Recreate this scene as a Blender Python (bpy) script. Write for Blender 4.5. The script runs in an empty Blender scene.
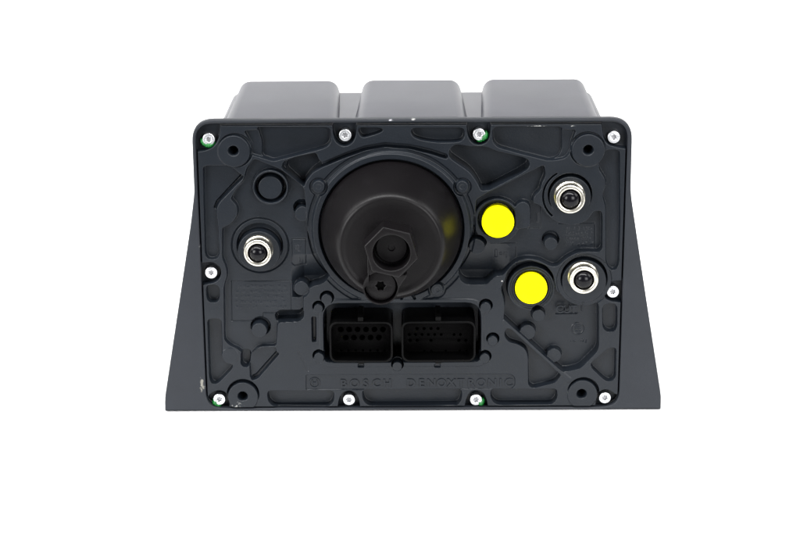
import bpy, bmesh, math, random
import numpy as np
from mathutils import Vector, Matrix

random.seed(7)
rng = np.random.default_rng(7)
scene = bpy.context.scene
COL = scene.collection
BASE = 76.0            # height (mm) of the face-plane origin above the table
MM = 0.001

# ------------------------------------------------------------------ camera
FPX = 1889.0           # focal length in photo pixels (800 px wide) = 85 mm lens
TH, ROLL, YAW = map(math.radians, (18.3, -0.36, 0.364))
fwd = Vector((-math.sin(YAW) * math.cos(TH), math.cos(YAW) * math.cos(TH), -math.sin(TH)))
r0 = fwd.cross(Vector((0, 0, 1))).normalized()
u0 = r0.cross(fwd)
right = r0 * math.cos(ROLL) + u0 * math.sin(ROLL)
up = -r0 * math.sin(ROLL) + u0 * math.cos(ROLL)
CAM = Vector((-0.000295, -0.871639, 0.288043 + BASE * MM))

cam_d = bpy.data.cameras.new('camera')
cam = bpy.data.objects.new('camera', cam_d)
COL.objects.link(cam)
cam.matrix_world = Matrix(((right.x, up.x, -fwd.x, CAM.x), (right.y, up.y, -fwd.y, CAM.y),
                           (right.z, up.z, -fwd.z, CAM.z), (0, 0, 0, 1)))
cam_d.sensor_fit = 'HORIZONTAL'
cam_d.sensor_width = 36.0
cam_d.lens = 36.0 * FPX / 800.0
cam_d.clip_start, cam_d.clip_end = 0.02, 50
scene.camera = cam


def F(px, py, h=0.0):
    """photo pixel -> (u, v) in mm on the plane lying h mm in front of the face plane"""
    d = fwd + right * ((px - 400.0) / FPX) + up * ((266.5 - py) / FPX)
    t = (-h * MM - CAM.y) / d.y
    p = CAM + d * t
    return (p.x / MM, p.z / MM - BASE)


PX = 0.4862            # mm per photo pixel on the face


# ------------------------------------------------------------------ materials
def mat(name, base, rough=0.5, metal=0.0, spec=0.5, bump=0.0, bscale=900.0, rvar=0.0, cvar=0.0, scuffs=None, coat=0.0):
    m = bpy.data.materials.new(name)
    m.use_nodes = True
    nt = m.node_tree
    N, L = nt.nodes, nt.links
    b = N['Principled BSDF']
    b.inputs['Base Color'].default_value = (*base, 1)
    b.inputs['Roughness'].default_value = rough
    b.inputs['Metallic'].default_value = metal
    b.inputs['Specular IOR Level'].default_value = spec
    b.inputs['Coat Weight'].default_value = coat
    tc = N.new('ShaderNodeTexCoord')
    col_out = None
    if cvar:
        nz = N.new('ShaderNodeTexNoise'); nz.inputs['Scale'].default_value = 55
        nz.inputs['Detail'].default_value = 8; nz.inputs['Roughness'].default_value = 0.7
        L.new(tc.outputs['Object'], nz.inputs['Vector'])
        rp = N.new('ShaderNodeValToRGB')
        rp.color_ramp.elements[0].position = 0.3; rp.color_ramp.elements[1].position = 0.75
        rp.color_ramp.elements[0].color = (*[c * (1 - cvar) for c in base], 1)
        rp.color_ramp.elements[1].color = (*[c * (1 + cvar) for c in base], 1)
        L.new(nz.outputs['Fac'], rp.inputs['Fac'])
        col_out = rp.outputs['Color']
    for (c, s, colr, thr) in (scuffs or []):
        # scraped paint / dried dirt: a noisy patch of its own shape at a fixed place on the surface
        sub = N.new('ShaderNodeVectorMath'); sub.operation = 'SUBTRACT'; sub.inputs[1].default_value = c
        L.new(tc.outputs['Object'], sub.inputs[0])
        dv = N.new('ShaderNodeVectorMath'); dv.operation = 'DIVIDE'; dv.inputs[1].default_value = s
        L.new(sub.outputs[0], dv.inputs[0])
        ln = N.new('ShaderNodeVectorMath'); ln.operation = 'LENGTH'
        L.new(dv.outputs[0], ln.inputs[0])
        nz = N.new('ShaderNodeTexNoise'); nz.inputs['Scale'].default_value = 700; nz.inputs['Detail'].default_value = 4
        L.new(tc.outputs['Object'], nz.inputs['Vector'])
        ad = N.new('ShaderNodeMath'); ad.operation = 'MULTIPLY_ADD'
        ad.inputs[1].default_value = -1.0; ad.inputs[2].default_value = 1.0
        L.new(ln.outputs['Value'], ad.inputs[0])
        a2 = N.new('ShaderNodeMath'); a2.operation = 'MULTIPLY_ADD'
        a2.inputs[1].default_value = 2.2; L.new(nz.outputs['Fac'], a2.inputs[0]); L.new(ad.outputs[0], a2.inputs[2])
        mr = N.new('ShaderNodeMapRange'); mr.interpolation_type = 'SMOOTHSTEP'
        mr.inputs['From Min'].default_value = thr; mr.inputs['From Max'].default_value = thr + 0.45
        L.new(a2.outputs[0], mr.inputs['Value'])
        ins = N.new('ShaderNodeMath'); ins.operation = 'LESS_THAN'; ins.inputs[1].default_value = 1.0
        L.new(ln.outputs['Value'], ins.inputs[0])
        mu = N.new('ShaderNodeMath'); mu.operation = 'MULTIPLY'
        L.new(mr.outputs[0], mu.inputs[0]); L.new(ins.outputs[0], mu.inputs[1])
        mx = N.new('ShaderNodeMix'); mx.data_type = 'RGBA'
        L.new(mu.outputs[0], mx.inputs['Factor'])
        if col_out: L.new(col_out, mx.inputs['A'])
        else: mx.inputs['A'].default_value = (*base, 1)
        mx.inputs['B'].default_value = (*colr, 1)
        col_out = mx.outputs['Result']
    if col_out: L.new(col_out, b.inputs['Base Color'])
    if rvar:
        nz = N.new('ShaderNodeTexNoise'); nz.inputs['Scale'].default_value = 38
        nz.inputs['Detail'].default_value = 6
        L.new(tc.outputs['Object'], nz.inputs['Vector'])
        mr = N.new('ShaderNodeMapRange')
        mr.inputs['To Min'].default_value = rough - rvar; mr.inputs['To Max'].default_value = rough + rvar
        L.new(nz.outputs['Fac'], mr.inputs['Value']); L.new(mr.outputs[0], b.inputs['Roughness'])
    if bump:
        nz = N.new('ShaderNodeTexNoise'); nz.inputs['Scale'].default_value = bscale
        nz.inputs['Detail'].default_value = 3
        L.new(tc.outputs['Object'], nz.inputs['Vector'])
        bp = N.new('ShaderNodeBump'); bp.inputs['Strength'].default_value = bump
        bp.inputs['Distance'].default_value = 0.0004
        L.new(nz.outputs['Fac'], bp.inputs['Height']); L.new(bp.outputs['Normal'], b.inputs['Normal'])
    return m


def W(px, py, h):      # world point in m for a pixel on the plane h
    u, v = F(px, py, h)
    return (u * MM, -h * MM, (v + BASE) * MM)


SC = (0.26, 0.26, 0.25)
M_cover = mat('cast_cover_plastic', (0.0056, 0.0076, 0.0108), 0.37, spec=0.25, bump=0.16, rvar=0.08, cvar=0.12, scuffs=[
    (W(237, 404.6, 1), (0.0065, 0.004, 0.0024), SC, 1.75),
    (W(257, 377, 0), (0.0035, 0.004, 0.004), SC, 2.0),
    (W(538, 126.3, 0), (0.0095, 0.004, 0.0007), SC, 1.55),
    (W(573, 126, 0), (0.003, 0.004, 0.0006), SC, 1.7),
    (W(244, 207, -3), (0.0012, 0.004, 0.0022), (0.25, 0.25, 0.25), 1.8),
    (W(491, 259, -5), (0.0016, 0.004, 0.0016), (0.2, 0.2, 0.2), 1.7),
    (W(502, 281, 0), (0.001, 0.004, 0.001), (0.35, 0.35, 0.35), 1.6),
    (W(285, 306, -3), (0.0016, 0.004, 0.0022), (0.25, 0.24, 0.21), 1.8)])
M_frame = mat('moulded_frame_plastic', (0.0105, 0.0125, 0.0165), 0.50, spec=0.25, bump=0.14, rvar=0.06, cvar=0.10, scuffs=[
    (W(202, 384.5, 0.6), (0.0016, 0.004, 0.0050), (0.16, 0.155, 0.135), 1.40),
    (W(200, 246, 0.6), (0.0016, 0.004, 0.0025), (0.12, 0.12, 0.12), 1.8),
    (W(413, 119.5, 0.3), (0.0016, 0.004, 0.0011), SC, 1.5),
    (W(390, 120, 0.3), (0.0035, 0.004, 0.0010), (0.30, 0.30, 0.32), 1.75)])
M_house = mat('housing_plastic', (0.012, 0.013, 0.021), 0.38, spec=0.30, bump=0.14, bscale=1600, rvar=0.03, cvar=0.15)
M_cap = mat('filter_cap_plastic', (0.0026, 0.0021, 0.0025), 0.40, spec=0.17, bump=0.10, bscale=1400, rvar=0.05)
M_black = mat('connector_black_plastic', (0.0012, 0.0011, 0.0012), 0.6, spec=0.03)
M_rim = mat('connector_shroud_plastic', (0.0012, 0.0012, 0.0013), 0.42, spec=0.07)
M_hole = mat('hole_dark_plastic', (0.0012, 0.0012, 0.0012), 0.8, spec=0.05)
M_zinc = mat('zinc_plated_steel', (0.66, 0.67, 0.69), 0.36, metal=1.0, bump=0.25, bscale=1500, rvar=0.1)
M_zdark = mat('screw_recess_steel', (0.30, 0.30, 0.31), 0.5, metal=1.0)
M_nickel = mat('nickel_plated_brass', (0.66, 0.63, 0.55), 0.28, metal=1.0, bump=0.08, bscale=1200, rvar=0.06)
M_plug = mat('black_rubber_plug', (0.0025, 0.0023, 0.0034), 0.20, spec=0.16, rvar=0.05)
M_yellow = mat('yellow_plastic', (0.95, 0.88, 0.0), 0.6, spec=0.06, bump=0.35, bscale=600)
M_green = mat('green_sealing_paint', (0.002, 0.105, 0.014), 0.35, spec=0.4, bump=0.5, bscale=800)
M_white = mat('white_backdrop_paper', (0.90, 0.90, 0.90), 0.9, spec=0.1)


# ------------------------------------------------------------------ object helpers
def link(name, me, m=None, parent=None, smooth=True, label=None):
    me.name = name
    if m: me.materials.clear(); me.materials.append(m)
    if smooth and len(me.polygons):
        me.polygons.foreach_set('use_smooth', [True] * len(me.polygons))
    o = bpy.data.objects.new(name, me)
    COL.objects.link(o)
    if parent is not None: o.parent = parent
    if label: o['label'] = label
    return o


def circle(cu, cv, r, n=64, a0=0.0):
    return [(cu + r * math.cos(a0 + 2 * math.pi * i / n), cv + r * math.sin(a0 + 2 * math.pi * i / n)) for i in range(n)]


def fillet(pts, r, n=5):
    out = []
    k = len(pts)
    for i in range(k):
        p = np.array(pts[i], float); a = np.array(pts[i - 1], float); b = np.array(pts[(i + 1) % k], float)
        da, db = np.linalg.norm(a - p), np.linalg.norm(b - p)
        rr = r[i] if isinstance(r, (list, tuple)) else r
        if rr <= 0 or da < 1e-6 or db < 1e-6:
            out.append(tuple(p)); continue
        ta, tb = min(rr, da * 0.49), min(rr, db * 0.49)
        A, B = p + (a - p) / da * ta, p + (b - p) / db * tb
        for j in range(n + 1):
            t = j / n
            out.append(tuple((1 - t) ** 2 * A + 2 * t * (1 - t) * p + t * t * B))
    return out


def rrect(u0_, v0_, u1_, v1_, r, n=8):
    return fillet([(u0_, v0_), (u1_, v0_), (u1_, v1_), (u0_, v1_)], r * 1.25, n)


def flat_mesh(loops, h_front, h_back, bevel=0.3, res=2):
    """solid plate with holes, outline in mm on the face plane, softened edges"""
    cu = bpy.data.curves.new('tmp', 'CURVE')
    cu.dimensions = '2D'; cu.fill_mode = 'BOTH'
    cu.extrude = max((h_front - h_back) / 2 - bevel, 0.001) * MM
    cu.bevel_depth = bevel * MM; cu.bevel_resolution = res; cu.offset = -bevel * MM
    for lp in loops:
        s = cu.splines.new('POLY'); s.points.add(len(lp) - 1)
        for q, (a, b) in zip(s.points, lp): q.co = (a * MM, b * MM, 0, 1)
        s.use_cyclic_u = True
    o = bpy.data.objects.new('tmp', cu); COL.objects.link(o)
    dg = bpy.context.evaluated_depsgraph_get()
    me = bpy.data.meshes.new_from_object(o.evaluated_get(dg))
    bpy.data.objects.remove(o); bpy.data.curves.remove(cu)
    T = Matrix(((1, 0, 0, 0), (0, 0, -1, -(h_front + h_back) / 2 * MM), (0, 1, 0, BASE * MM), (0, 0, 0, 1)))
    me.transform(T)
    return me


def sharp(me, deg=32):
    bm = bmesh.new(); bm.from_mesh(me)
    bmesh.ops.remove_doubles(bm, verts=bm.verts, dist=1e-6)
    bm.normal_update()
    for e in bm.edges:
        if len(e.link_faces) == 2 and e.calc_face_angle(0) > math.radians(deg): e.smooth = False
    bm.to_mesh(me); bm.free()
    return me


def lathe_mesh(prof, cu, cv, n=96, closed=True):
    """profile [(r, h)] in mm revolved about an axis square to the face"""
    bm = bmesh.new(); rings = []
    for (r, h) in prof:
        if r < 1e-4:
            rings.append([bm.verts.new((cu * MM, -h * MM, (cv + BASE) * MM))])
        else:
            rings.append([bm.verts.new(((cu + r * math.cos(2 * math.pi * i / n)) * MM, -h * MM,
                                        (cv + BASE + r * math.sin(2 * math.pi * i / n)) * MM)) for i in range(n)])
    for A, B in zip(rings, rings[1:]):
        for i in range(n):
            j = (i + 1) % n
            if len(A) == 1 and len(B) == 1: continue
            if len(A) == 1: bm.faces.new((A[0], B[i], B[j]))
            elif len(B) == 1: bm.faces.new((A[i], B[0], A[j]))
            else: bm.faces.new((A[i], B[i], B[j], A[j]))
    bmesh.ops.recalc_face_normals(bm, faces=bm.faces)
    me = bpy.data.meshes.new('lathe'); bm.to_mesh(me); bm.free()
    return me


def join_meshes(*ms):
    bm = bmesh.new()
    for m_ in ms: bm.from_mesh(m_)
    me = bpy.data.meshes.new('joined'); bm.to_mesh(me); bm.free()
    return me


# ------------------------------------------------------------------ the thing
pump = bpy.data.objects.new('dosing_pump', None)
pump.empty_display_size = 0.05
COL.objects.link(pump)
pump['label'] = 'dark grey plastic dosing pump with black filter cap and yellow plugs on white table'
pump['category'] = 'pump module'

# ------------------------------------------------------------------ cover plate: one relief sheet
UL, UR, VT, VB = -102.5, 102.5, 70.85, -74.1
STEP = 0.17
us = np.arange(UL - 0.8, UR + 0.81, STEP); vs = np.arange(VB - 0.8, VT + 0.81, STEP)
NU, NV = len(us), len(vs)
H = np.zeros((NV, NU))


def sdf_poly(U, V, pts):
    P = np.array(pts, float)
    d = np.full(U.shape, 1e18); s = np.ones(U.shape)
    n = len(P)
    for i in range(n):
        a, b = P[i - 1], P[i]
        e = b - a
        l2 = e @ e
        if l2 < 1e-12: continue
        wu, wv = U - a[0], V - a[1]
        t = np.clip((wu * e[0] + wv * e[1]) / l2, 0, 1)
        d = np.minimum(d, (wu - e[0] * t) ** 2 + (wv - e[1] * t) ** 2)
        c1 = V >= a[1]; c2 = V < b[1]; c3 = e[0] * wv > e[1] * wu
        flip = (c1 & c2 & c3) | (~c1 & ~c2 & ~c3)
        s = np.where(flip, -s, s)
    return s * np.sqrt(d)


def window(u0_, u1_, v0_, v1_, pad):
    i0, i1 = np.searchsorted(us, [u0_ - pad, u1_ + pad]); j0, j1 = np.searchsorted(vs, [v0_ - pad, v1_ + pad])
    return slice(max(j0 - 1, 0), j1 + 1), slice(max(i0 - 1, 0), i1 + 1)


def blend(sl, sd, level, s, mode='set'):
    x = np.clip(0.5 - sd / s, 0, 1)
    t = x * x * (3 - 2 * x)
    h = H[sl]
    if callable(level):
        VV, UU = np.meshgrid(vs[sl[0]], us[sl[1]], indexing='ij'); level = level(UU, VV)
    if mode == 'max': level = np.maximum(h, level)
    elif mode == 'min': level = np.minimum(h, level)
    elif mode == 'add': level = h + level
    H[sl] = h * (1 - t) + level * t


def poly(pts, level, r=2.5, s=0.65, h0=0.0, mode='set', px=True):
    P = [F(x, y, h0) for x, y in pts] if px else pts
    P = fillet(P, r, 5)
    A = np.array(P)
    sl = window(A[:, 0].min(), A[:, 0].max(), A[:, 1].min(), A[:, 1].max(), s)
    V, U = np.meshgrid(vs[sl[0]], us[sl[1]], indexing='ij')
    blend(sl, sdf_poly(U, V, P), level, s, mode)


def disc(x, y, rpx, level, s=0.62, h0=0.0, mode='set', inner=None, a=None):
    """disc or ring; centre in photo px on plane h0, radius in photo px; a=(from,to) limits the angle"""
    cu, cv = F(x, y, h0); r = rpx * PX
    sl = window(cu - r, cu + r, cv - r, cv + r, s)
    V, U = np.meshgrid(vs[sl[0]], us[sl[1]], indexing='ij')
    R = np.hypot(U - cu, V - cv)
    sd = R - r
    if inner is not None: sd = np.maximum(sd, inner * PX - R)
    if a is not None:
        mid = math.radians((a[0] + a[1]) / 2); half = math.radians((a[1] - a[0]) / 2)
        ang = np.abs((np.arctan2(V - cv, U - cu) - mid + np.pi) % (2 * np.pi) - np.pi)
        sd = np.maximum(sd, (ang - half) * np.maximum(R, 0.1))
    blend(sl, sd, level, s, mode)


def ramp(ytop, ltop, ybot, lbot):
    va, vb = F(412, ytop)[1], F(412, ybot)[1]
    return lambda U_, V_: ltop + (lbot - ltop) * np.clip((V_ - va) / (vb - va), 0, 1)


# --- shallow and deep pockets of the upper edge
poly([(257, 127.5), (261.7, 143), (261.2, 157), (273.4, 161.3), (325, 148.2), (330.8, 143), (330.8, 127.5)], -4.6, r=[1, 2, 1.5, 1.5, 3.5, 3.5, 3])
poly([(244, 131), (259, 130), (262.5, 143), (262, 156), (273, 161.2), (250, 154.5), (252, 145)], -2.4, r=1.5, mode='min')
poly([(358, 131), (362, 138.2), (375, 134.5), (382.5, 131.5), (382, 128.5), (360, 128)], -4.5, r=2)
poly([(411, 128.5), (412, 136), (420, 140), (436, 142.6), (458, 142.4), (464, 139), (464.5, 128)], -4.6, r=3)
poly([(492.5, 127), (493.2, 142), (498, 147.3), (520, 153.5), (549, 160.7), (558, 158.8), (562.3, 152), (562.3, 127)], -4.6, r=[3, 2, 2, 1, 1.5, 2, 2, 2])
poly([(560, 130), (576, 130), (571.5, 142), (570.6, 151.5), (565.5, 158.2), (555, 160.4), (545, 160), (561, 154)], -2.6, r=1.5, mode='min')

# --- left dark pocket and the trough that runs over the filter ring
poly([(284, 162), (296, 157.5), (316, 153.5), (318.5, 160.5), (322, 163.3), (345, 153.5), (365, 146.6), (385, 143.2), (410, 145.2), (430, 149.5),
      (447, 155), (447, 159), (430, 153.6), (410, 149), (385, 147.2), (365, 150.6), (345, 157.5), (322, 167), (312, 172.5), (305.5, 181), (303.5, 187), (282, 168.5)],
     -4.2, r=1.2, s=1.0)
poly([(287, 163), (296, 158), (315, 154.5), (319, 161), (322, 165.5), (312, 172.5), (305.5, 181), (303.5, 187), (286, 171)], -9.5, r=1.4)
# --- right dark pocket
poly([(450, 149), (456, 144.5), (470, 147), (486, 147), (495, 151), (524, 158), (529, 161), (529, 168), (519, 174.5), (489, 190), (481.5, 190.5),
      (477, 181), (470, 171.5), (458, 163.5), (449, 157)], -11, r=[2, 2, 2, 2, 2, 2, 2, 2, 1, 1, 1, 3, 3, 3, 2])

# --- left strip pockets
poly([(203.2, 166), (230, 166), (243.6, 177.2), (219, 202.5), (215.6, 210), (217.5, 222), (219.4, 254), (216.5, 259.3), (208.5, 259.3), (205.3, 255)],
     -3.2, r=[2, 2, 1, 2, 3, 2, 2, 3, 3, 2])
poly([(243.5, 176.6), (220, 200.5), (216, 207), (214.8, 211), (213.2, 209), (216, 202.5), (241.5, 175)], -4.4, r=0.6, s=0.6, mode='min')
poly([(206.3, 285), (218.8, 285), (219.6, 297), (217, 302.4), (210, 302.6), (206.8, 298)], -4.2, r=2.6)
poly([(207.6, 319), (221.2, 319), (222, 347), (222, 358), (226, 364), (232.5, 365), (232, 368.5), (219, 382), (215.5, 384), (211.8, 383.5), (209.6, 378)],
     -4.4, r=[2.5, 2.5, 1, 1, 2, 1, 1.5, 2, 2, 2, 2])

# --- big left chamber (round the inlet port)
poly([(231, 199), (237.5, 206), (238, 215), (232, 224), (222.5, 228), (222.5, 258), (226.3, 267), (227.5, 276), (224, 286), (224.5, 340), (230, 345.3),
      (239, 349.3), (243.5, 354), (240.8, 360), (241.2, 365), (246, 368), (250, 364.5), (250.5, 357), (254, 350.5), (260, 346.4), (276, 346), (277.5, 322.5),
      (298, 321.5), (303, 318), (303, 298), (306, 291), (312, 286), (320, 284.6), (327, 280), (330, 272), (322, 262), (312, 248), (307, 230), (305.3, 210),
      (304.6, 190), (302, 186.5), (281, 170), (254, 159), (247, 168), (243.5, 181), (236, 190)], -3.2,
     r=[1, 2, 2, 2, 1, 1, 2, 2, 2, 2, 2, 2, 2, 1.5, 1.5, 1.5, 1.5, 2, 2, 2, 1.5, 2, 2, 2, 2, 2, 2, 2, 2, 2, 2, 2, 2, 2, 2, 1.5, 2, 1.5, 2, 2, 2], s=0.62)
poly([(290, 300), (289, 284), (294, 250), (312, 248), (322, 262), (330, 272), (327, 280), (320, 284.6), (312, 286), (306, 291), (303, 298)], lambda U_, V_: -3.2 + (ramp(256, 0, 281, -6.4)(U_, V_)) * np.clip((U_ - F(291, 280)[0]) / 6.0, 0, 1), r=2, mode='min')
poly([(276, 322), (274.6, 316.5), (279, 312.6), (300, 312.6), (303.2, 309.5), (303.4, 317.5), (298.5, 321.5), (278, 322.4)], -10, r=1.2, s=0.62, mode='min')
poly([(241, 352), (250, 352), (250, 364), (246, 367.5), (241.4, 365)], -5.2, r=1.6, s=0.62, mode='min')
disc(301.5, 288.5, 7.8, -2.6, h0=-2.6)
disc(302, 209.5, 8.6, ramp(200, -3.2, 208, -7.5), mode='min')
disc(302.5, 214.5, 8.0, -0.8, h0=0)
poly([(305, 190), (318, 190), (318, 240), (309.5, 240), (306, 215)], 0, r=0.5)
disc(260.2, 328.2, 9.6, -6.0, mode='min'); disc(259.3, 330.5, 8.1, 0.6, h0=0.6)
disc(230, 355.7, 8.4, 0.2, h0=0)
# quad pocket beside the corner flange
poly([(251, 354), (258, 348.8), (275.5, 347.5), (276.6, 353.5), (256.5, 376), (250.5, 378.3), (249.6, 362)], -2.6, r=[2, 2, 0.6, 1, 1, 1, 1])
poly([(277, 352), (279, 354), (258, 378), (252.5, 380.5), (251, 378), (256, 375.5)], -3.8, r=0.8, s=0.62, mode='min')

# --- right chambers
poly([(476.8, 200), (486, 194), (500, 187.5), (529, 172.6), (543.5, 165.6), (545.6, 175), (541.2, 184), (540, 191), (533.5, 196), (532.5, 203), (541, 206),
      (549, 218), (560, 224), (575, 226), (588, 221), (594, 211), (601, 211.5), (602.3, 216), (602, 249), (598.5, 252), (590, 251.4), (578, 252), (566, 258),
      (559, 265), (554, 266.8), (547, 264.4), (540, 260.2), (527, 258), (514, 262), (507.5, 269.5), (502, 275.5), (495, 275.8), (490.5, 280), (486, 284.3), (467, 284.3),
      (461.2, 280.8), (458.7, 272), (466, 255), (472, 237), (475.6, 215)], -5.0,
     r=[1, 1, 1, 1, 1, 2, 2, 2, 2, 1, 2, 3, 3, 3, 3, 2, 1, 2, 1.2, 1, 2, 2, 3, 2, 2, 2, 3, 3, 3, 2, 1, 2, 1.5, 1.5, 2, 2, 2, 3, 3, 3])
poly([(474, 238), (497, 240), (512, 252), (512, 263.5), (507.5, 269.5), (502, 275.5), (495, 275.8), (490.5, 280), (486, 284.3), (467, 284.3), (461.2, 280.8), (458.7, 272), (466, 255)], lambda U_, V_: -5 + ramp(244, 0, 276, -5.0)(U_, V_) * np.clip((F(510, 270)[0] - U_) / 8.0, 0, 1), r=1.6, mode='min')
poly([(505.5, 280), (501, 288), (504, 298), (505.3, 306), (504, 319), (522, 335.5), (550, 361), (561, 371), (568, 371.4), (580, 368.4), (596.5, 352), (598.5, 346.5),
      (598.5, 304), (590, 300), (570, 303), (555, 290), (553, 275), (546, 266), (530, 260.5), (515, 264), (508, 271)], -7.0,
     r=[1, 2, 2, 2, 0.6, 0.6, 0.6, 1, 2, 2, 2, 2, 2, 2, 2, 2, 2, 2, 2, 2, 2])
poly([(504.7, 334), (506.3, 329), (511, 329), (523.5, 341), (560, 373.5), (559.5, 377.5), (554, 383), (533, 388.2), (528.6, 385), (528.4, 356), (526, 349), (519, 344.4), (510, 342.4), (506, 338)],
     -5.0, r=[2, 2, 1, 1, 1, 2, 2, 1.5, 2, 2, 3, 3, 3, 2])
poly([(605.5, 150), (619.5, 150), (620, 220), (618.8, 262), (617, 268.4), (613, 270.4), (608.8, 268.6), (606, 262), (605.8, 206), (603, 198), (603.5, 192), (606, 186), (605.5, 179),
      (602.5, 174), (599, 169), (600, 160)], -3.4, r=2)
poly([(602.6, 304), (617, 304), (617, 326), (614.5, 331.3), (607, 331.8), (603, 327)], -4.2, r=[3, 3, 2, 2.5, 2.5, 2])
poly([(591, 363), (609, 348), (616, 348), (615.4, 377.5), (611, 381.6), (605.5, 380.5), (592, 368)], -4.2, r=[2, 2, 2, 2, 2, 2, 2])

# --- bottom pockets
poly([(267.6, 391), (333.6, 391), (334, 400), (329.5, 406.3), (274, 406.8), (268, 401)], -5.2, r=[2, 2, 3, 3, 3, 3])
poly([(362.6, 390), (461.3, 389.4), (461.6, 398.5), (458, 405.2), (369, 405.8), (363, 400)], -5.2, r=[2, 2, 2, 2, 3, 3])
poly([(490.8, 389.4), (556.6, 389), (557, 398.5), (552, 404.2), (497, 404.8), (491, 399)], -5.2, r=[2, 2, 2, 2, 3, 3])

# --- screw recesses
REC = -5.4
poly([(194, 121), (219.3, 123), (219.8, 131), (218, 140), (213.5, 147), (205, 150.8), (194, 152)], -4.1, r=[0, 0, 2, 2, 2, 1.5, 0])
poly([(332.5, 121), (333.3, 136), (337, 143.5), (344.5, 147), (352, 143.5), (355.8, 136), (356.5, 121)], REC, r=[0, 3, 3, 3, 3, 3, 0])
poly([(467, 121), (467.5, 135), (471.5, 142.5), (479, 145.8), (487, 142.5), (490, 135), (490.5, 121)], REC, r=[0, 3, 3, 3, 3, 3, 0])
poly([(601.5, 121), (630, 120), (630, 149.5), (617, 147), (608.5, 145), (604, 139), (603, 131)], -4.1, r=[0, 0, 0, 1, 2, 2, 2])
poly([(200, 264), (207, 262.4), (214, 262.8), (219.6, 267), (221.2, 273), (219, 279.4), (213, 283.2), (207, 283.8), (200, 286)], REC, r=[0, 2, 2, 2, 3, 2, 2, 2, 0])
poly([(626, 281), (613, 281), (606, 284.5), (602.8, 291.5), (605, 298), (611, 301.3), (618, 302), (626, 303.5)], REC, r=[0, 2, 3, 3, 3, 2, 2, 0])
poly([(206, 412), (207.5, 399), (210.5, 393.5), (217, 390.5), (224, 391.4), (228.2, 396), (229.5, 412)], REC, r=[0, 3, 2, 3, 3, 3, 0])
poly([(337.5, 412), (339.3, 398.5), (343, 392.5), (349, 390.8), (355, 392.5), (358.4, 398.5), (360.5, 412)], REC, r=[0, 3, 3, 3, 3, 3, 0])
poly([(464.3, 411), (466.6, 398.5), (470, 392), (476, 390), (482.5, 392), (486, 398.5), (488.5, 411)], REC, r=[0, 3, 3, 3, 3, 3, 0])
poly([(595, 411), (597, 398), (599, 392.5), (604, 389.6), (611, 390.8), (615, 395), (622, 395), (622, 411)], REC, r=[0, 3, 2, 3, 2, 2, 0, 0])

# --- corner flanges with their bolt holes
for (x, y, r, ox, oy, g, lv) in ((234, 151.2, 16.0, 1.2, -0.8, 1.0, -1.2), (588.3, 150.3, 16.4, -0.8, -1.2, 0.9, -1.2), (243, 396.4, 15.6, 0, -2.2, 0.5, -3.2), (582.4, 394, 15.4, 0.9, -1.8, 0.4, -3.2)):
    disc(x + ox, y + oy, r + g, lv, mode='min')
    disc(x, y, r, 0.7)
    hx = {234: 233.4, 588.3: 588.3, 243: 242.8, 582.4: 581.6}[x]
    hy = y - 0.6
    disc(hx, hy, 5.2, 0.0, s=0.6)
    disc(hx, hy, 4.1, -11, s=0.6)

# --- round blind boss upper left
disc(270.5, 187.6, 18.2, -2.2, s=0.62, inner=17, mode='add')
disc(270.5, 187.6, 18.0, 0.4, s=0.62)
disc(270.5, 187.6, 15.4, -5.5, s=0.7)
disc(270.2, 187.8, 12.2, -0.8, s=0.7, h0=-0.8)

# --- port seats
disc(259.6, 247.3, 28.9, -4.2, s=0.6, inner=27.8)
disc(259.3, 247.2, 22.6, -6.2)
disc(259, 251.6, 21.2, 0.0)
disc(570, 196.2, 27, -2.4, s=0.6, inner=26, a=(120, 230))
disc(570, 194.8, 21.4, -5.0)
disc(570.2, 197.0, 20.8, 0.0)
disc(584.2, 280.5, 27.6, -0.8)
disc(584.2, 279.0, 23.0, -5.0)
disc(584.2, 281.4, 22.4, -0.2)
# --- yellow plug seats
disc(497, 221.4, 23.5, -1.4, s=0.62, h0=-1.4)
disc(497, 219.6, 18.6, -6.5, h0=-1.4)
poly([(514, 208), (518, 203), (523.5, 201.4), (528.5, 203.2), (530.6, 208), (530.6, 228), (516, 230)], -1.2, r=2, s=0.62, h0=-1.2)
disc(531.3, 288.6, 24.0, -1.2, s=0.62, h0=-1.2)
disc(531.3, 288.6, 21.3, -1.6, s=0.5, h0=-1.2, inner=20.5)
disc(531.3, 288.6, 19.2, -1.6, s=0.5, h0=-1.2, inner=18.4)
disc(531.3, 287.6, 17.0, -3.5, h0=-1.2)
# --- studs in the chambers
for (x, y, r, h) in ((551, 244, 6.9, -0.6), (538.6, 315.8, 6.8, -2.0), (527.5, 332.5, 8.4, -2.0), (554, 355.6, 7.8, -2.4), (477, 247, 8.2, -0.8)):
    disc(x + 0.3, y - 2.0, r + 1.1, -7.0, mode='min')
    disc(x, y, r, h, s=0.62, h0=h)
# diagonal rib over the half hidden studs
poly([(502.5, 321), (504.2, 318.8), (522.5, 335.5), (550.5, 361), (572, 379), (569, 383), (560, 374.5), (523.5, 341), (511, 329.4), (505, 327)], 0.3, r=0.8, s=0.62)

# --- filter seat
FCU, FCV = -9.9, 18.6


def ring_mm(cu, cv, r1, level, r0=None, s=0.62, mode='set'):
    sl = window(cu - r1, cu + r1, cv - r1, cv + r1, s)
    V, U = np.meshgrid(vs[sl[0]], us[sl[1]], indexing='ij')
    R = np.hypot(U - cu, V - cv); sd = R - r1
    if r0 is not None: sd = np.maximum(sd, r0 - R)
    blend(sl, sd, level, s, mode)


ring_mm(FCU, FCV, 40.6, -0.9, 38.6, s=0.62, mode='add')
ring_mm(FCU, FCV, 38.0, 0.9, s=0.68)
ring_mm(FCU, FCV, 34.9, -3.5, s=0.9)
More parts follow.
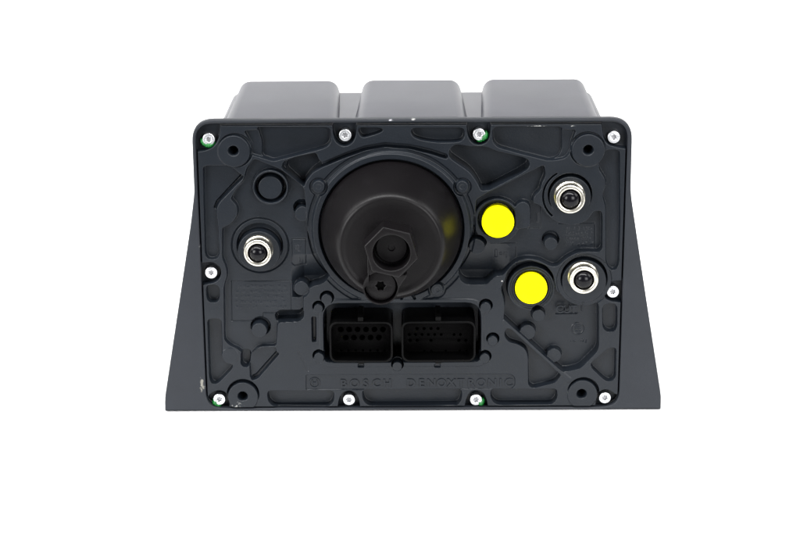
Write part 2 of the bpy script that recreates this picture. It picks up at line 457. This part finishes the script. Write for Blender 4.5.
# studs round the seat
for (x, y, r, h) in ((318.5, 187, 6.4, 2.0), (462.3, 187, 6.3, 2.0), (437, 289.6, 6.3, 2.2), (408, 299.8, 5.4, 1.6)):
    disc(x, y, r + 2.5, -0.8, s=0.62, inner=r - 0.5)
    disc(x, y, r, h, s=0.7, h0=h)
    disc(x, y, r * 0.4, h - 0.12, s=0.5, h0=h)

# --- connector well
cw = [F(x, y) for x, y in ((323.5, 303.5), (480.5, 302.6), (480.2, 361), (324.5, 361.8))]
poly([(319.5, 299.5), (484, 298.6), (484, 366), (320, 366.6)], 0.5, r=[8, 8, 3, 3], s=0.68)
poly(cw, -18, r=[7.5, 7.5, 3, 3], s=0.68, px=False)
for (x, y, r) in ((485.6, 307.2, 5.7), (492.6, 340.5, 5.4), (484.6, 358, 5.5), (397.3, 366, 5.2), (319, 357.4, 5.5), (326.8, 299.2, 5.9), (318.4, 308.4, 5.0)):
    disc(x + 0.2, y - 1.8, r + 0.8, -4.2)
    disc(x, y, r, 0.6, s=0.7)
poly([(311.8, 317), (315.8, 317), (316, 342), (312.2, 342)], -4, r=0.8, s=0.6)
poly([(358, 364), (364, 364), (364, 367.2), (358, 367.2)], -1.6, r=0.3, s=0.5)
poly([(434.5, 364), (440.5, 364), (440.5, 367.2), (434.5, 367.2)], -1.2, r=0.3, s=0.5)

# --- name plate recess and faint moulded frames
poly([(306, 374.9), (511, 374), (515, 378), (515, 386), (511, 389.2), (306, 390)], -0.75, r=[0.6, 2, 1, 1, 2, 0.6], s=0.45)
poly([(297.5, 352), (300, 352), (309, 371), (307.5, 372.2)], -0.35, r=0.5, s=0.6)


def line(x0, y0, x1, y1, w=0.9, level=-0.45, h0=0.0):
    dx, dy = x1 - x0, y1 - y0; l = math.hypot(dx, dy); nx, ny = -dy / l * w / 2, dx / l * w / 2
    poly([(x0 + nx, y0 + ny), (x1 + nx, y1 + ny), (x1 - nx, y1 - ny), (x0 - nx, y0 - ny)], level, r=0, s=0.45, h0=h0, mode='add')


for seg in ((231, 281, 303, 280.6), (231, 281, 231.6, 321), (231.6, 321, 262, 320.6), (262.6, 320.5, 263.4, 313), (263.4, 313, 303, 312.6), (291, 283, 291.4, 312)):
    line(*seg, h0=-3.2, level=-0.4)
for seg in ((292, 239, 306, 238.8), (292, 239, 292, 263), (292, 263, 295, 266), (295, 266, 306, 265.8), (306, 265.8, 306, 239)):
    line(*seg, h0=-3.2, level=-0.4)
for seg in ((528, 228, 540, 227.8), (541, 206, 541, 227), (516, 247, 516, 266), (490, 243, 516, 242.6), (595, 224, 595, 248), (558, 223.4, 595, 223),
            (582, 299, 582, 312)):
    line(*seg, h0=-5, level=-0.35)
line(556, 315.4, 578, 315, w=1.2, h0=-4, level=-0.55)


def marks(x0, x1, y, hgt, h0, level=0.16, gap=1.0):
    """worn, no longer legible moulded lettering: a row of low strokes"""
    x = x0
    while x < x1 - 1:
        w = random.choice((0.8, 0.8, 1.6, 2.4))
        k = random.random()
        if k > 0.18:
            yy0 = y + (0 if random.random() > .4 else hgt * random.uniform(0.2, .5))
            yy1 = y + hgt - (0 if random.random() > .4 else hgt * random.uniform(0.2, .4))
            poly([(x, yy0), (x + w, yy0), (x + w, yy1), (x, yy1)], level, r=0.15, s=0.4, h0=h0, mode='add')
        x += w + gap * random.uniform(0.8, 1.6)


for k in range(4): marks(566, 592, 227 + 5.0 * k, 3.2, -5)
for k in range(5): marks(236, 288, 285 + 5.2 * k, 3.0, -3.2, 0.10)
marks(569, 590, 341, 3.4, -4, 0.25)
marks(495, 512, 250, 8, -5, 0.25, 1.6)
marks(530, 538, 213, 9, -5, 0.25, 1.4)
marks(296, 303, 243, 8, -3.2, 0.25, 1.4)
marks(296, 303, 254, 8, -3.2, 0.25, 1.4)
disc(578, 330.5, 6.6, 0.32, s=0.4, h0=-4, inner=5.6, mode='add')
for k in range(3): poly([(575, 327 + 2.6 * k), (581, 327 + 2.6 * k), (581, 328.2 + 2.6 * k), (575, 328.2 + 2.6 * k)], 0.3, r=0.1, s=0.4, h0=-4, mode='add')

# --- outer edge of the cover falls into the seam
V, U = np.meshgrid(vs, us, indexing='ij')
out = rrect(UL, VB, UR, VT, 6.6)
SDO = sdf_poly(U, V, out)
blend((slice(None), slice(None)), -(SDO + 0.25), -3.9, 0.9, 'min')
# the seam is wider along the top
# moulded sheets are never dead flat
noise = rng.standard_normal((NV // 40 + 4, NU // 40 + 4))
yi = np.linspace(0, noise.shape[0] - 2.001, NV); xi = np.linspace(0, noise.shape[1] - 2.001, NU)
y0i, x0i = yi.astype(int), xi.astype(int); fy, fx = (yi - y0i)[:, None], (xi - x0i)[None, :]
fy, fx = fy * fy * (3 - 2 * fy), fx * fx * (3 - 2 * fx)
nz = (noise[y0i][:, x0i] * (1 - fy) * (1 - fx) + noise[y0i + 1][:, x0i] * fy * (1 - fx) + noise[y0i][:, x0i + 1] * (1 - fy) * fx + noise[y0i + 1][:, x0i + 1] * fy * fx)
H += nz * 0.03

co = np.empty((NV * NU, 3), np.float32)
co[:, 0] = U.ravel() * MM; co[:, 1] = -H.ravel() * MM; co[:, 2] = (V.ravel() + BASE) * MM
idx = np.arange(NV * NU, dtype=np.int32).reshape(NV, NU)
quads = np.stack([idx[:-1, :-1], idx[:-1, 1:], idx[1:, 1:], idx[1:, :-1]], -1).reshape(-1, 4)
quads = quads[(SDO < 0.7).ravel()[quads].all(axis=1)]
used = np.unique(quads); remap = np.full(NV * NU, -1, np.int32); remap[used] = np.arange(len(used), dtype=np.int32)
co = co[used]; quads = remap[quads]
me = bpy.data.meshes.new('cover_plate')
me.vertices.add(len(co)); me.vertices.foreach_set('co', co.ravel())
me.loops.add(quads.size); me.loops.foreach_set('vertex_index', quads.ravel())
me.polygons.add(len(quads)); me.polygons.foreach_set('loop_start', np.arange(0, quads.size, 4, dtype=np.int32))
me.polygons.foreach_set('use_smooth', np.ones(len(quads), bool))
me.update(calc_edges=True); me.validate()
cover = link('cover_plate', me, M_cover, pump, smooth=False)

# ------------------------------------------------------------------ frame with its flared feet
WB = -75.6
outer = fillet([(-104.3, 73.3), (-104.4, 37.5), (-106.8, 21.3), (-123.3, -68.5), (-123.5, WB), (123.6, WB), (123.5, -68.5), (110.6, 4.1), (105.0, 36.5), (104.7, 73.3)],
               [10.5, 3, 6, 3, 0.6, 0.6, 3, 14, 5, 10.5], 10)
inner = rrect(UL - 0.15, VB - 0.1, UR + 0.15, VT + 0.75, 6.8)
SU, SW = UR + 0.5, 1.0      # wall of the frame that reaches back behind the cover (open at the top, where the housing is)
skirt = [(-SU - SW, 66), (-SU, 66), (-SU, -67)] + fillet([(-SU, -70), (-SU, VB - 0.4), (SU, VB - 0.4), (SU, -70)], [0, 8, 8, 0], 8) + [(SU, 66), (SU + SW, 66), (SU + SW, VB - 0.9), (-SU - SW, VB - 0.9)]
frame = link('mounting_frame', join_meshes(sharp(flat_mesh([outer, inner], 0.5, -4.2, 0.75, 3), 50), flat_mesh([skirt], -4.0, -14, 0.1, 1)), M_frame, pump,
             label='dark grey moulded frame round the cover with a flared foot on each side')

# ------------------------------------------------------------------ housing behind the frame


def tub_mesh(front, back, hf, hb, bev, seg=5, closed=True, flare=0.0):
    """front/back = (u0, v0, u1, v1) at heights hf / hb; drafted box with rounded edges"""
    bm = bmesh.new()
    vsx = []
    for (q, h) in ((front, hf), (back, hb)):
        for (a, b) in ((q[0] - flare, q[1]), (q[2] + flare, q[1]), (q[2], q[3]), (q[0], q[3])):
            vsx.append(bm.verts.new((a * MM, -h * MM, (b + BASE) * MM)))
    a, b = vsx[:4], vsx[4:]
    if closed: bm.faces.new(a[::-1])
    bm.faces.new(b)
    for i in range(4):
        j = (i + 1) % 4
        bm.faces.new((a[i], a[j], b[j], b[i]))
    bmesh.ops.recalc_face_normals(bm, faces=bm.faces)
    ed = [e for e in bm.edges if not all(v in a for v in e.verts)]
    bmesh.ops.bevel(bm, geom=ed, offset=bev * MM, segments=seg, profile=0.5, affect='EDGES', clamp_overlap=True)
    m_ = bpy.data.meshes.new('tub'); bm.to_mesh(m_); bm.free()
    return m_


housing = link('housing', sharp(tub_mesh((-93, -72.6, 93.5, 69.4), (-91.5, -66, 92.5, 69.7), -7, -75.2, 4.5, closed=False), 60), M_house, pump)
for (f, b_) in (((-88.6, 64.5, -35.6, 72.4), (-86.2, 64.5, -38.2, 75.9)), ((-26.2, 64.5, 26.0, 72.5), (-23.6, 64.5, 23.8, 76.1)), ((34.4, 64.5, 89.0, 72.5), (37.8, 64.5, 87.2, 76.3))):
    link('housing_rib', sharp(tub_mesh(f, b_, -7, -75.6, 4.2, flare=3.0), 60), M_house, housing)

# ------------------------------------------------------------------ filter cap
prof = [(30, -5.8), (34.0, -5.8), (34.0, 0.2), (33.8, 1.6), (33.1, 5), (31.7, 10.5), (30.1, 15.0), (28.6, 19.0), (27.2, 22.4), (26.2, 24.7), (25.3, 26.4), (24.4, 27.4), (23.5, 27.8), (22.7, 27.75),
        (21.8, 27.4), (20.5, 27.3), (12, 27.5), (0, 27.5)]
# resample through the profile for a smooth lathe
cap = link('filter_cap', lathe_mesh(prof, FCU, FCV, 160), M_cap, pump, label='black domed filter cap with a hexagon nut')
hh = 38.5
hcu, hcv = F(391, 252.6, hh)
R6 = 27.6 * PX * (1 - hh / 918.0)
angs = [math.radians(46 + 60 * k) for k in range(6)]
hexo = [(hcu + R6 * math.cos(a), hcv + R6 * math.sin(a)) for a in angs]
dcu, dcv = F(380.8, 288.0, hh - 4.2)
scu, scv = F(380.6, 286.0, hh - 6.8)
hexn = flat_mesh([fillet(hexo, 0.5, 2), circle(hcu + .2, hcv - 0.3, 8.7, 48)], hh, 26.5, 0.55, 2)
hexo_ob = link('hex_nut', sharp(hexn), M_cap, cap)
link('nut_core', sharp(lathe_mesh([(8.6, 27.4), (7.5, 27.6), (7.4, 30.0), (7.0, 30.4), (1.7, 30.4), (1.4, 29.4), (0, 29.2)], hcu + .2, hcv - .3, 48)), M_cap, hexo_ob)
# lug with the drain screw
HR = 9.1
arc = [(hcu + .2 + HR * math.cos(math.radians(a)), hcv - .3 + HR * math.sin(math.radians(a))) for a in range(196, 333, 8)]
lug = [(hcu - 11.2, hcv - 1.5)] + arc + [(hcu + 11.6, hcv - 5.2)] + fillet([(hcu + 8.4, hcv - 11.5), (dcu + 8.6, dcv + 0.5), (dcu + 6.8, dcv - 6.2), (dcu, dcv - 8.9), (dcu - 6.8, dcv - 6.2), (dcu - 8.9, dcv + 1)],
                                                                     [3, 3, 3.5, 3.5, 3.5, 3], 6)
lug_ob = link('drain_lug', sharp(flat_mesh([lug, circle(dcu, dcv, 7.9, 48)], hh - 4.2, 14.0, 0.5, 2)), M_cap, cap)
star = [(scu + (2.6 if k % 2 else 1.7) * math.cos(math.pi * k / 6 + math.pi / 2), scv + (2.6 if k % 2 else 1.7) * math.sin(math.pi * k / 6 + math.pi / 2)) for k in range(12)]
ds = join_meshes(flat_mesh([circle(scu, scv, 7.35, 64), fillet(star, 0.4, 2)], hh - 6.8, 20.0, 0.4, 2))
ds_ob = link('drain_screw', sharp(ds), M_cap, cap)
link('screw_recess', lathe_mesh([(2.8, hh - 9.5), (0, hh - 9.5)], scu, scv, 24), M_hole, ds_ob)

# ------------------------------------------------------------------ connectors
def socket(px0, px1, ptop, pbot, cols, rows, dens):
    hf = 3.5
    (ua, va), (ub, vb) = F(px0, ptop, hf), F(px1, pbot, hf)
    w = 1.0
    sh = flat_mesh([rrect(ua, vb, ub, va, 3.6), rrect(ua + w, vb + w, ub - w, va - w, 2.8)], hf, -17.5, 0.32, 2)
    s_ = link('connector_socket', sharp(sh), M_rim, pump)
    # moulded keys on the roof and sill
    um = (ua + ub) / 2
    key = flat_mesh([rrect(um - 1.5, va - 0.2, um + 1.2, va + 2.2, 0.4)], hf - 0.6, -14, 0.2, 1)
    link('locking_tab', sharp(key), M_rim, s_)
    kb = flat_mesh([rrect(um - 1.6, vb - 1.5, um + 1.4, vb + 0.2, 0.3)], hf - 1.6, -1, 0.2, 1)
    link('locking_tab', sharp(kb), M_rim, s_)
    # contact block with its cavities
    fl = -8.5
    holes = []
    for (y, n, xa, xb, r) in rows:
        for k in range(n):
            x = xa + (xb - xa) * k / (n - 1)
            if cols == 8 and random.random() < 0.3: continue      # not every cavity of the wide socket is open
            cu_, cv_ = F(x, y, fl)
            holes.append(circle(cu_, cv_, r, 20))
    blk = flat_mesh([rrect(ua + w - .1, vb + w - .1, ub - w + .1, va - w + .1, 2.8)] + holes, fl, -15, 0.12, 1)
    link('contact_block', sharp(blk), M_black, s_)
    link('cavity_floor', lathe_floor(ua + 1.5, vb + 1.5, ub - 1.5, va - 1.5, -13), M_hole, s_)
    return s_


def lathe_floor(u0_, v0_, u1_, v1_, h):
    return flat_mesh([rrect(u0_, v0_, u1_, v1_, 1)], h, h - 1.0, 0.1, 1)


s1 = socket(329, 393, 322, 362.3, 6, [(329.5, 6, 340.5, 383, 1.45), (337.6, 5, 345.5, 379, 1.45), (350.5, 7, 341, 385, 0.6)], 0)
s1['label'] = 'left black connector socket with round pin cavities'
s2 = socket(401.3, 475.6, 321.6, 361.8, 8, [(328.6, 9, 410, 466, 0.8), (334.6, 10, 409, 467, 0.7), (340.4, 9, 410, 466, 0.8), (351, 9, 410, 467, 0.6)], 0)
s2['label'] = 'right, wider black connector socket'

# ------------------------------------------------------------------ ports: nickel ring with a black rubber plug
for (xf, yf, rp) in ((257.6, 253.5, 14.0), (570.5, 199.7, 14.7), (584.0, 280.4, 14.6)):
    hf = 7.6
    cu_, cv_ = F(xf, yf, hf)
    r = rp * PX * (1 - hf / 918.0)
    ring = link('port_ring', lathe_mesh([(r * 1.06, -2), (r * 1.06, 2.0), (r * 1.04, 2.3), (r * 0.97, 2.5), (r * 0.96, 3.3), (r * 0.97, 3.6), (r * 1.0, 4.0), (r * 1.0, 6.6), (r * 0.985, 7.2), (r * 0.95, 7.5),
                                         (r * 0.90, 7.6), (r * 0.76, 7.5), (r * 0.70, 7.35), (r * 0.68, 7.0), (r * 0.67, 5.0), (r * 0.67, 1.0), (0, 1.0)], cu_, cv_, 96), M_nickel, pump)
    rb = r * 0.665
    link('port_plug', lathe_mesh([(rb, 2.0), (rb, 5.2), (rb * 0.985, 5.9), (rb * 0.94, 6.8), (rb * 0.84, 7.8), (rb * 0.70, 8.6), (rb * 0.5, 9.25), (rb * 0.25, 9.6), (0, 9.7)], cu_, cv_, 64), M_plug, ring)

# ------------------------------------------------------------------ yellow plugs
for (x, y) in ((498.0, 222.6), (531.3, 289.0)):
    hf = 3.4
    cu_, cv_ = F(x, y, hf); r = 16.0 * PX
    yp = link('yellow_plug', lathe_mesh([(r * .9, -6), (r * 0.93, 1.2), (r, 1.4), (r, 2.9), (r * 0.985, 3.25), (r * 0.96, 3.4), (r * 0.80, 3.45), (r * 0.78, 3.3), (r * 0.3, 3.3), (0, 3.32)], cu_, cv_, 96),
              M_yellow, pump)

# ------------------------------------------------------------------ screws
def screw_mesh():
    tor = []
    for k in range(36):
        a = 2 * math.pi * k / 36
        tor.append(((1.18 + 0.27 * math.cos(6 * a)) * math.cos(a), (1.18 + 0.27 * math.cos(6 * a)) * math.sin(a)))
    return sharp(flat_mesh([circle(0, 0, 3.02, 40), tor], 0, -3.2, 0.42, 3), 50)


def move_to(me_src):    # bring a mesh built round the face origin to its own origin
    me_src.transform(Matrix.Translation((0, 0, -BASE * MM)))
    return me_src


scr_me = move_to(screw_mesh()); scr_me.name = 'screw'
rec_me = move_to(lathe_mesh([(1.6, -1.3), (0.9, -1.5), (0, -1.5)], 0, 0, 24)); rec_me.name = 'screw_recess'
scr_me.materials.clear(); scr_me.materials.append(M_zinc); rec_me.materials.clear(); rec_me.materials.append(M_zdark)
proto = None
SH = -1.3
for (x, y, ang, paint) in ((208.6, 139.6, 20, (175, 330)), (345.2, 135.4, -12, None), (479.2, 134.6, 8, (-110, 30)), (614, 137.4, 30, None), (211.2, 272.9, -25, None), (613, 292, 12, None),
                           (219.2, 399.5, 40, (185, 285)), (349, 400, 5, None), (476, 400, -8, (-75, 15)), (605, 398, 18, None)):
    if proto is None:
        s_ = link('screw', scr_me, None, pump)
        rc = link('screw_recess', rec_me, None, s_)
        proto = (s_, rc)
    else:
        s_ = proto[0].copy(); COL.objects.link(s_); s_.parent = pump
        rc = proto[1].copy(); COL.objects.link(rc); rc.parent = s_
    u_, v_ = F(x, y, SH)
    s_.location = (u_ * MM, -SH * MM, (v_ + BASE) * MM)
    s_.rotation_euler = (math.radians(random.uniform(-1.5, 1.5)), math.radians(ang), math.radians(random.uniform(-1.5, 1.5)))
    if paint:
        s_['label'] = 'silver screw dabbed with green sealing paint'
        bm = bmesh.new(); a0, a1 = paint; n, k = 30, 14; rings = []
        for i in range(n + 1):
            t = i / n; a = math.radians(a0 + (a1 - a0) * t)
            rad = (0.25 + 1.25 * math.sin(math.pi * t) ** 0.6) * (1 + 0.14 * math.sin(9 * t + x) + 0.1 * random.uniform(-1, 1))
            cr = 3.15 + 0.25 * math.sin(5 * t + y)
            rings.append([bm.verts.new(((u_ + (cr + rad * math.cos(2 * math.pi * j / k)) * math.cos(a)) * MM,
                                        -(SH - 1.9 + 1.7 * rad * math.sin(2 * math.pi * j / k)) * MM,
                                        (v_ + BASE + (cr + rad * math.cos(2 * math.pi * j / k)) * math.sin(a)) * MM)) for j in range(k)])
        for A, B in zip(rings, rings[1:]):
            for j in range(k): bm.faces.new((A[j], A[(j + 1) % k], B[(j + 1) % k], B[j]))
        bm.faces.new(rings[0][::-1]); bm.faces.new(rings[-1])
        bmesh.ops.recalc_face_normals(bm, faces=bm.faces)
        pm = bpy.data.meshes.new('paint_dab'); bm.to_mesh(pm); bm.free()
        po = link('paint_dab', pm, M_green, s_)
        bpy.context.view_layer.update()
        po.matrix_parent_inverse = s_.matrix_basis.inverted()

# ------------------------------------------------------------------ raised lettering
def letters(items, hgt_px, h0, raise_, xs=1.0):
    ms = []
    for (ch, x, y) in items:
        cu = bpy.data.curves.new('t', 'FONT'); cu.body = ch; cu.align_x = 'CENTER'
        size = hgt_px * PX / 0.7 * MM
        cu.size = size; cu.extrude = raise_ * MM * 0.5 + 0.0002; cu.offset = 0.00007; cu.bevel_depth = 0.00005
        o = bpy.data.objects.new('t', cu); COL.objects.link(o)
        dg = bpy.context.evaluated_depsgraph_get()
        m_ = bpy.data.meshes.new_from_object(o.evaluated_get(dg))
        bpy.data.objects.remove(o); bpy.data.curves.remove(cu)
        u_, v_ = F(x, y, h0)
        hm = h0 + raise_ * 0.5 - 0.2
        m_.transform(Matrix(((xs, 0, 0, u_ * MM), (0, 0, -1, -hm * MM), (0, 1, 0, (v_ + BASE) * MM), (0, 0, 0, 1))))
        ms.append(m_)
    return join_meshes(*ms)


word1 = list(zip('BOSCH', (343.6, 354.6, 365.6, 376.4, 387.2)))
word2 = list(zip('DENOXTRONIC', (411, 421.6, 431.4, 441.4, 451.4, 461, 471, 481, 492, 500.4, 508.6)))
link('moulded_name', sharp(letters([(c, x, 386.9 - (x - 343) * 0.0049) for c, x in word1 + word2], 8.6, -0.75, 0.55), 40), M_cover, cover)
link('moulded_name', sharp(letters([(c, x, 312.6) for c, x in zip('OUT', (560.2, 567, 573.6))], 8.2, -4.0, 0.5), 40), M_cover, cover)
# round emblem at the left end of the name plate: a ring round an armature
eu, ev = F(314.6, 382.4, -0.75)
em = [flat_mesh([circle(eu, ev, 2.75, 40), circle(eu, ev, 2.3, 40)], -0.25, -1.0, 0.06, 1)]
for (a, b, c, d) in ((-1.35, -1.5, -0.85, 1.5), (0.85, -1.5, 1.35, 1.5), (-0.85, -0.22, 0.85, 0.22)):
    em.append(flat_mesh([[(eu + a, ev + b), (eu + c, ev + b), (eu + c, ev + d), (eu + a, ev + d)]], -0.25, -1.0, 0.06, 1))
link('moulded_emblem', sharp(join_meshes(*em), 40), M_cover, cover)

# ------------------------------------------------------------------ white sweep
bm = bmesh.new()
pr = [(-0.22, 0.0)]
pr += [(0.0, 0.0), (0.3, 0.0), (0.55, 0.0)]
for k in range(1, 17):
    a = math.pi / 2 * k / 16
    pr.append((0.55 + 0.35 * math.sin(a), 0.35 - 0.35 * math.cos(a)))
pr += [(0.90, 0.55), (0.90, 0.75)]
rows_ = [[bm.verts.new((x, y, z)) for x in np.linspace(-1.5, 1.5, 13)] for (y, z) in pr]
for A, B in zip(rows_, rows_[1:]):
    for i in range(12): bm.faces.new((A[i], A[i + 1], B[i + 1], B[i]))
bmesh.ops.recalc_face_normals(bm, faces=bm.faces)
bm.normal_update()
sm = bpy.data.meshes.new('backdrop'); bm.to_mesh(sm); bm.free()
sweep = link('backdrop', sm, M_white)
sweep['kind'] = 'structure'
sweep['label'] = 'seamless white studio sweep under and behind the pump'

# ------------------------------------------------------------------ light
def area(name, loc, target, sx, sy, power, color=(1, 1, 1)):
    l = bpy.data.lights.new(name, 'AREA'); l.shape = 'RECTANGLE'; l.size, l.size_y = sx, sy; l.energy = power; l.color = color
    o = bpy.data.objects.new(name, l); COL.objects.link(o); o.location = loc
    o.rotation_euler = (Vector(target) - Vector(loc)).to_track_quat('-Z', 'Y').to_euler()
    return o


area('side_softbox', (-1.5, 0.0, 1.0), (-0.1, 0.16, 0.02), 0.8, 0.8, 14)
area('side_softbox', (1.5, 0.0, 1.0), (0.1, 0.16, 0.02), 0.8, 0.8, 14)
area('strip_softbox', (-0.1, -0.36, 1.2), (0, 0, 0.1), 1.8, 0.12, 37.0)
area('softbox', (-0.98, -0.95, 0.42), (0, 0, 0.05), 0.6, 0.6, 21)
area('softbox', (0.66, -1.2, 0.36), (0, 0, 0.05), 0.6, 0.6, 15)

w = bpy.data.worlds.new('World'); scene.world = w; w.use_nodes = True
bg = w.node_tree.nodes['Background']
bg.inputs['Color'].default_value = (0.96, 0.98, 1.0, 1); bg.inputs['Strength'].default_value = 0.13

scene.render.engine = 'CYCLES'
scene.view_settings.view_transform = 'Standard'
scene.view_settings.look = 'None'
scene.view_settings.exposure = 0.0
scene.view_settings.gamma = 1.0
scene.cycles.max_bounces = 8
scene.render.resolution_x, scene.render.resolution_y = 1024, 682
